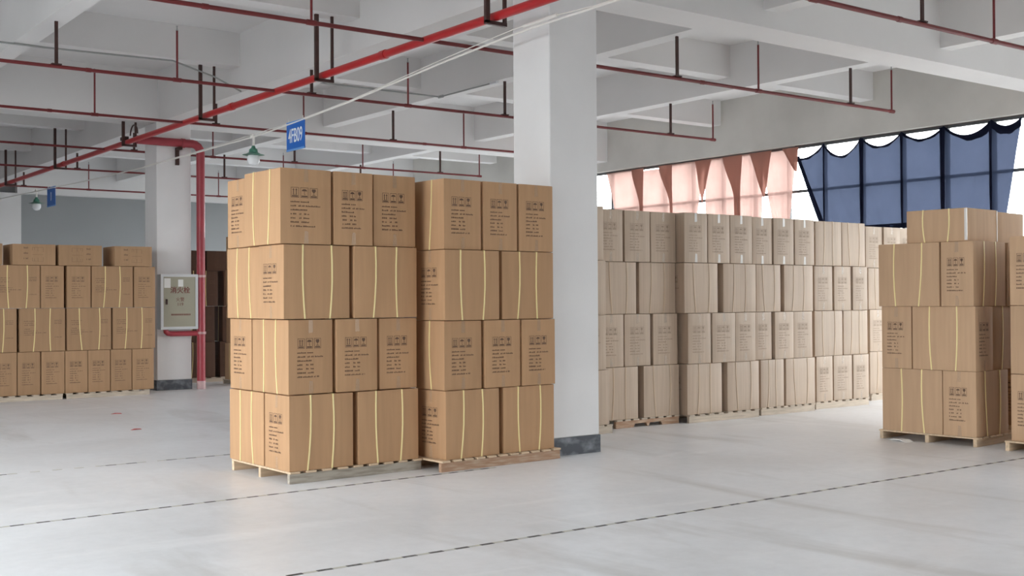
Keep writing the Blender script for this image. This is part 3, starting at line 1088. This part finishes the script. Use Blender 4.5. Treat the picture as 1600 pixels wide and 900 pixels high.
# riser beside the far pillar with the pipe that joins it to the main
rs = thing('riser_pipe', 'red vertical riser pipe standing beside the pillar with the hydrant cabinet', 'pipe', (7.557, 19.06, 0))
pts = [(XM - 7.557, 0, ZP - .01), (-.15, 0, ZP - .01)]
pts += [(-.15 + .15 * math.sin(t), 0, ZP - .16 + .15 * math.cos(t)) for t in [R(a) for a in (22, 45, 68, 90)]]
pts += [(0, 0, 0.14)]
MB().tube(pts, .071, 16).build('pipe', RED_P, rs, smooth=True)
MB().tube([(0, 0, 0.0), (0, 0, .14)], .074, 16).build('foot', mat('pale_pink_pipe_foot', (.55, .38, .38), .6, .2, 9), rs, smooth=True)['label'] = 'paint-worn pale foot'
for z in (.96, 1.93):
    MB().tube([(0, 0, z - .02), (0, 0, z + .02)], .085, 16).build('clamp_ring', mat('pale_clamp_%d' % int(z * 100), (.55, .33, .33), .5), rs, smooth=True)
MB().tube([(-.34, 0, ZP - .01), (-.28, 0, ZP - .01)], .080, 16).build('coupling', RED_P, rs, smooth=True)
pts = [(0, 0, .955), (-.52, 0, .955), (-.58, 0, .965), (-.61, 0, .99), (-.615, 0, 1.028)]
hb = MB().tube(pts, .045, 12).build('hydrant_feed', RED_P, rs, smooth=True)
bk = MB().box(-.41, -.35, .06, .105, 3.82, 4.11).box(-.41, -.35, -.09, .105, 4.07, 4.115)
bk.build('bracket', IRON, rs)

# hydrant cabinet on the pillar
cab = thing('hydrant_cabinet', 'fire hydrant cabinet with aluminium frame and khaki door on the far pillar', 'cabinet', (6.83, 19.165, 1.03))
W_, H_ = .645, .93
MB().box(0, W_, -.155, 0, 0, H_).build('case', ALU, cab, bevel=.006)
fr = MB().box(0, .045, -.185, -.155, 0, H_).box(W_ - .045, W_, -.185, -.155, 0, H_).box(.045, W_ - .045, -.185, -.155, 0, .045).box(.045, W_ - .045, -.185, -.155, H_ - .045, H_)
fr.build('door_frame', ALU, cab)
door = MB().box(.045, W_ - .045, -.175, -.155, .045, H_ - .045).build('door', BEIGE, cab)
MB().box(.085, .115, -.19, -.175, .42, .51).build('latch', IRON, door)
MB().box(.30, .39, -.177, -.175, .72, .84).build('paper_label', PAPER, door)['label'] = 'blank white paper square'
MB().box(.06, .17, -.177, -.175, .70, .86).build('paper_notice', PAPER, door)['label'] = 'pale notice in the corner'


def text(body, size, loc, rot, name, m, parent=None, sx=1.0, extrude=.0008, align='CENTER', bold=0.0):
    cu = bpy.data.curves.new(name, 'FONT')
    cu.body = body
    cu.size = size
    cu.align_x = align
    cu.align_y = 'CENTER'
    cu.extrude = extrude
    cu.offset = bold
    tmp = bpy.data.objects.new('tmp', cu)
    C.objects.link(tmp)
    dg = bpy.context.evaluated_depsgraph_get()
    me = bpy.data.meshes.new_from_object(tmp.evaluated_get(dg))
    bpy.data.objects.remove(tmp)
    me.materials.clear()
    me.materials.append(m)
    o = link(name, me, parent, loc, rot)
    o.scale = (sx, 1, 1)
    return o


text('\u6d88\u706b\u6813', .115, (.335, -.1765, .655), (R(90), 0, 0), 'lettering', REDINK, door, bold=.002)
text('\u706b\u8b66', .075, (.335, -.1765, .50), (R(90), 0, 0), 'lettering', REDINK, door)
text('119', .075, (.335, -.1765, .42), (R(90), 0, 0), 'lettering', REDINK, door)
ln = Print('-y', 1, 1, 1)
ln.off = 0
lr = random.Random(2)
x = .18
vs, fs_ = [], []
while x < .52:
    w = lr.uniform(.008, .014)
    i = len(vs)
    vs += [(x, -.1765, .235), (x + w, -.1765, .235), (x + w, -.1765, .262), (x, -.1765, .262)]
    fs_.append((i, i + 1, i + 2, i + 3))
    x += w + .005
me = bpy.data.meshes.new('lettering')
me.from_pydata(vs, [], fs_)
me.materials.append(REDINK)
link('lettering', me, door)

# ------------------------------------------------------------------ suspended cable, signs, lamps
XC = 6.6
cp = [(4.5, 4.06), (7.616, 4.045), (8.26, 4.04), (8.81, 4.03), (9.94, 3.975), (11.98, 3.845), (13.49, 3.78), (14.66, 3.745), (16.98, 3.745), (19.12, 3.745), (21.7, 3.78), (25.8, 3.87), (31.2, 4.0)]
cb = thing('suspended_cable', 'white cable strung along the hall in front of both pillars', 'cable', (XC, 4.5, 0))
MB().tube([(0, y - 4.5, z) for y, z in cp], .011, 8).build('cable', CABLE, cb, smooth=True)
MB().tube([(0, y - 4.5 + .0, z + .014 + (0.0, .0, .035, .035, .02, .0, .0, .02, .0, .0)[i]) for i, (y, z) in enumerate(cp[:10])], .005, 6).build('tie_wire', CABLE, cb, smooth=True)
MB().tube([(0, 8.14 - 4.5, 4.085), (0, 8.64 - 4.5, 4.072)], .018, 10).build('cable_sleeve', CABLE, cb, smooth=True)['label'] = 'short white sleeve tied onto the cable'


def sign(y0, y1, zt, zb, body, label, fs=.255):
    s = thing('hanging_sign', label, 'sign', (XC, (y0 + y1) / 2, 0))
    h = (y1 - y0) / 2
    MB().box(-.006, .006, -h, h, zb, zt).build('panel', BLUE, s, bevel=.002)
    e = MB().box(-.009, .009, -h, h, zb, zb + .022).box(-.009, .009, -h, h, zt - .014, zt)
    e.build('edge_strip', LBLUE, s)
    # reads from the -x side: text right = -y
    t = text(body, fs, (-.0075, 0, (zb + zt) / 2 - .005), (R(90), 0, R(-90)), 'lettering', SIGNW, s, sx=.62, bold=.0015)
    for q in (-h * .8, h * .8):
        MB().box(-.004, .004, q - .006, q + .006, zt - .01, zt + .04).build('hanging_clip', CABLE, s)
    return s


sign(13.20, 13.71, 3.80, 3.425, '4FB09', 'blue hanging sign with white code 4FB09 on the suspended cable')
sign(24.40, 24.98, 3.87, 3.47, '0', 'small distant blue hanging sign near the far wall', fs=.26)


def lamp(y, zt, label, sc=1.0):
    t = thing('hanging_lamp', label, 'lamp', (XC, y, zt), 0, 'green hanging lamps')
    arm = [(0, .09, 0), (0, .06, .03), (0, .02, .03), (0, -.01, .0), (0, -.015, -.05), (0, 0, -.14)]
    MB().tube([(a * sc, b * sc, c * sc) for a, b, c in arm], .017 * sc, 8).build('arm', CABLE, t, smooth=True)
    prof = [(-.12, .022), (-.15, .03), (-.17, .055), (-.21, .062), (-.235, .105), (-.245, .15), (-.255, .15), (-.25, .10)]
    MB().tube([(0, 0, z * sc) for z, r in prof], [r * sc for z, r in prof], 20).build('shade', GREEN, t, smooth=True)
    prof = [(-.25, .07), (-.27, .085), (-.33, .085), (-.375, .06), (-.39, .02)]
    MB().tube([(0, 0, z * sc) for z, r in prof], [r * sc for z, r in prof], 20).build('globe', FROST, t, smooth=True)
    return t


lamp(14.75, 3.742, 'green enamel hanging lamp with white globe above the front cartons')
lamp(25.83, 3.87, 'small distant green hanging lamp in front of the far wall', 1.05)

# grey conduit under the ceiling
cd = thing('conduit', 'thin grey conduit with an elbow and a socket box right of the main pipe', 'conduit', (6.9, 15.22, 4.695))
MB().tube([(0, 0, 0), (3.05, 0, 0), (3.05, -.06, 0), (3.05, -1.40, 0)], .013, 8).build('tube', CONDUIT, cd, smooth=True)
MB().tube([(3.05, .03, 0), (3.05, -.09, 0)], .024, 10).build('elbow_box', CONDUIT, cd, smooth=True)
MB().tube([(3.05, -1.37, 0), (3.05, -1.54, 0)], [.022, .024], 12).build('socket_box', ALU, cd, smooth=True)
cl = thing('conduit', 'thin grey cable clipped under a ceiling beam at top left', 'conduit', (0, 15.75, 0))
MB().tube([(0.5, -.70, 4.70), (3.95, -.63, 4.703), (5.85, 0, 4.866), (6.455, 0, 4.709), (6.86, 0, 4.54)], .013, 8).build('tube', CONDUIT, cl, smooth=True)

# ------------------------------------------------------------------ floor markings
def tape_line(y, xa, xb, pitch, label, skip=0.0, slope=0.0):
    t = thing('floor_tape', label, 'floor tape', (xa, y, 0), math.atan(slope), 'dashed floor tapes')
    a = MB().box(0, pitch * .52, -.016, .016, 0, .0012).mesh('black_dash', BLACKT)
    b = MB().box(0, pitch * .44, -.016, .016, 0, .0010).mesh('yellow_dash', YELT)
    k = 0
    x = 0.0
    while x < xb - xa:
        if rnd.random() >= skip:
            link('black_dash', a, t, (x, rnd.uniform(-.002, .002), 0))
        link('yellow_dash', b, t, (x + pitch * .54, 0, 0))
        x += pitch
    return t


tape_line(8.205, .9, 5.9, .172, 'dashed black and yellow floor tape running past the front pallets', slope=.034)
tape_line(5.80, 2.78, 10.9, .184, 'dashed black and yellow floor tape crossing the near floor', slope=-.004)
tape_line(10.73, 2.2, 5.2, .19, 'faint dashed floor tape left of the front carton stack', skip=.35)
for (x, y, l, a, lab) in ((4.50, 13.5, .13, .2, 'small red plastic scrap on the grey floor, nearer one'), (4.93, 15.6, .14, -.3, 'small dark red scrap on the grey floor, farther one')):
    tag(MB().prism([(0, 0), (l * .5, .004), (l, 0), (l * .9, .008), (l * .4, .012)], -.015, .02).build('plastic_scrap', REDT, None, (x, y, 0), (0, 0, a)), lab, 'scrap')

tag(MB().prism([(0, 0), (.10, .012), (.22, .004), (.30, 0), (.2, .02), (.08, .022)], -.05, .06).build('plastic_scrap', PAPER, None, (10.42, 7.12, 0), (0, 0, 1.2)), 'crumpled clear plastic scrap on the floor by the right hand pallet', 'scrap')

# ------------------------------------------------------------------ curtains on the window wall
XCUR = XW + 0.06
KS = XCUR / 17.85


def Q(Y, z):
    return (Y * KS, 1.5 + (z - 1.5) * KS)


def sheet(top, bottom, nx, nz, xoff, fold, nf, ph=0.0, gather=1.0):
    """cloth between a top polyline and a bottom polyline ((Y, z) points), hung in folds"""
    def along(pl, t):
        f = t * (len(pl) - 1)
        i = min(int(f), len(pl) - 2)
        f -= i
        return (pl[i][0] + (pl[i + 1][0] - pl[i][0]) * f, pl[i][1] + (pl[i + 1][1] - pl[i][1]) * f)
    bm = bmesh.new()
    g = []
    for j in range(nz + 1):
        s = j / nz
        row = []
        for i in range(nx + 1):
            t = i / nx
            a, b = along(top, t), along(bottom, t)
            Y = a[0] + (b[0] - a[0]) * s
            z = a[1] + (b[1] - a[1]) * s
            amp = fold * (0.25 + 0.75 * s ** gather)
            x = xoff + amp * math.sin(t * nf * 2 * math.pi + ph + 0.6 * math.sin(3 * t + 2 * s)) + .006 * math.sin(9 * t + 7 * s)
            row.append(bm.verts.new((x, Y, z)))
        g.append(row)
    for j in range(nz):
        for i in range(nx):
            bm.faces.new((g[j][i], g[j][i + 1], g[j + 1][i + 1], g[j + 1][i]))
    return bm


def cloth(name, bm, m, parent):
    me = bpy.data.meshes.new(name)
    bm.to_mesh(me)
    bm.free()
    me.materials.append(m)
    for p in me.polygons:
        p.use_smooth = True
    return link(name, me, parent)


def QQ(pts):
    return [Q(*p) for p in pts]


# pink curtain: light panels between darker doubled wedges (Y decreases towards the right of the picture)
pk = thing('pink_curtain', 'thin pink curtain with darker doubled wedges, hung over the left part of the window', 'curtain', (XCUR, 0, 0))
zt = 4.42
panels = [([(20.23, zt), (19.05, zt - .01)], [(19.72, 2.75), (18.98, 2.75)], 2.0),
          ([(19.07, zt - .05), (18.18, zt - .06)], [(19.0, 2.75), (18.04, 2.75)], 1.5),
          ([(18.2, zt), (17.08, zt)], [(18.0, 2.75), (17.45, 2.75)], 2.2),
          ([(17.1, zt), (16.28, zt)], [(17.05, 2.75), (16.1, 2.75)], 3.2),
          ([(16.3, zt), (15.45, zt)], [(16.1, 2.75), (15.55, 2.75)], 3.2),
          ([(15.55, zt - .03), (14.62, zt - .02)], [(15.18, 2.75), (14.85, 2.75)], 3.0)]
for k, (t_, b_, nf) in enumerate(panels):
    cloth('panel', sheet(QQ(t_), QQ(b_), 40, 20, -.006 * k, .018, nf, k), PINK, pk)
wedges = [([(19.33, zt), (18.93, zt)], [(19.05, 2.75), (18.96, 2.75)], .45),
          ([(18.45, zt), (18.03, zt)], [(18.09, 2.75), (18.02, 2.75)], .4),
          ([(17.35, zt), (16.86, zt)], [(17.16, 3.52), (17.13, 3.52)], .9),
          ([(16.55, zt), (16.02, zt)], [(16.22, 2.75), (16.08, 2.75)], .5),
          ([(15.82, zt), (15.25, zt)], [(15.47, 3.52), (15.43, 3.52)], .9),
          ([(14.98, zt), (14.58, zt)], [(14.66, 3.95), (14.63, 3.95)], .9)]
for k, (t_, b_, gth) in enumerate(wedges):
    bm = sheet(QQ(t_), QQ(b_), 14, 16, -.05, .012, 1.5, k)
    if gth < .8:          # hourglass: narrow quickly, then run down as a thin tail
        ys = [v.co.y for v in bm.verts]
        for v in bm.verts:
            s = (Q(0, zt)[1] - v.co.z) / (Q(0, zt)[1] - Q(0, 2.75)[1])
            ta, tb = Q(t_[0][0], 0)[0], Q(t_[1][0], 0)[0]
            ba, bb = Q(b_[0][0], 0)[0], Q(b_[1][0], 0)[0]
            cur_a, cur_b = ta + (ba - ta) * s, tb + (bb - tb) * s
            u = (v.co.y - cur_a) / (cur_b - cur_a)
            e = min(1.0, s / .55)
            e = e * e * (3 - 2 * e) * .85 + .15 * s
            v.co.y = (ta + (ba - ta) * e) * (1 - u) + (tb + (bb - tb) * e) * u
    cloth('doubled_wedge', bm, PINK_D, pk)
MB().tube([(0, Q(20.3, 0)[0], Q(0, zt)[1]), (0, Q(14.6, 0)[0], Q(0, zt)[1])], .006, 6).build('curtain_wire', IRON, pk, smooth=True)

bc = thing('navy_curtain', 'thin navy blue curtain hanging in scallops over the right part of the window', 'curtain', (XCUR, 0, 0))
pins = [14.66, 14.02, 13.17, 12.30, 11.47, 10.59, 10.06]
PZ = [4.22, 4.42, 4.44, 4.44, 4.44, 4.44, 4.42]
top = []
sag = [.10, .28, .20, .17, .20, .12]
for k in range(6):
    for i in range(10):
        t = i / 10
        top.append((pins[k] + (pins[k + 1] - pins[k]) * t, PZ[k] + (PZ[k + 1] - PZ[k]) * t - sag[k] * 4 * t * (1 - t)))
top.append((pins[-1], PZ[-1]))
bot = [(14.02 + (10.38 - 14.02) * i / 60, 2.86 - .03 * (i / 60)) for i in range(61)]
bot = []
for i in range(61):
    t = i / 60
    y = 14.02 + (10.36 - 14.02) * t
    bot.append((y, 2.74))
bm = sheet(QQ(top), QQ(bot), 150, 26, 0.0, .016, 9, 0.4, 1.4)
cloth('cloth', bm, BLUEC, bc)
# dark hem along the scalloped top, wider near the right end
hem0 = QQ(top)
hem1 = []
for i, (y, z) in enumerate(top):
    w = .045 + (.10 if i > 42 else 0) * min(1, (i - 42) / 6) + .012 * math.sin(i * 1.7)
    hem1.append(Q(y, z - w))
cloth('hem', sheet(hem0, hem1, 120, 3, -.02, .004, 9), BLUE_D, bc)
# doubled side edge and bottom hem
cloth('hem', sheet([Q(14.67, 4.24), Q(14.58, 4.24)], [Q(14.05, 2.74), Q(13.93, 2.74)], 3, 14, -.02, .002, 1), BLUE_D, bc)
cloth('hem', sheet([Q(13.9, 2.82), Q(10.4, 2.82)], [Q(13.95, 2.73), Q(10.4, 2.73)], 60, 2, -.02, .004, 9), BLUE_D, bc)
for y, w in ((13.15, .05), (11.49, .055), (12.30, .032), (10.60, .03), (14.0, .022)):  # dark strips at the pins, also painting in the mullion shadows
    cloth('mullion_shadow_fold', sheet([Q(y + w, 4.42), Q(y - w, 4.42)], [Q(y + w * .7, 2.75), Q(y - w * .7, 2.75)], 6, 14, -.03, .012, 1.0), BLUE_D, bc)
MB().tube([(0, Q(14.7, 0)[0], Q(0, 4.45)[1]), (0, Q(10.0, 0)[0], Q(0, 4.45)[1])], .006, 6).build('curtain_wire', IRON, bc, smooth=True)
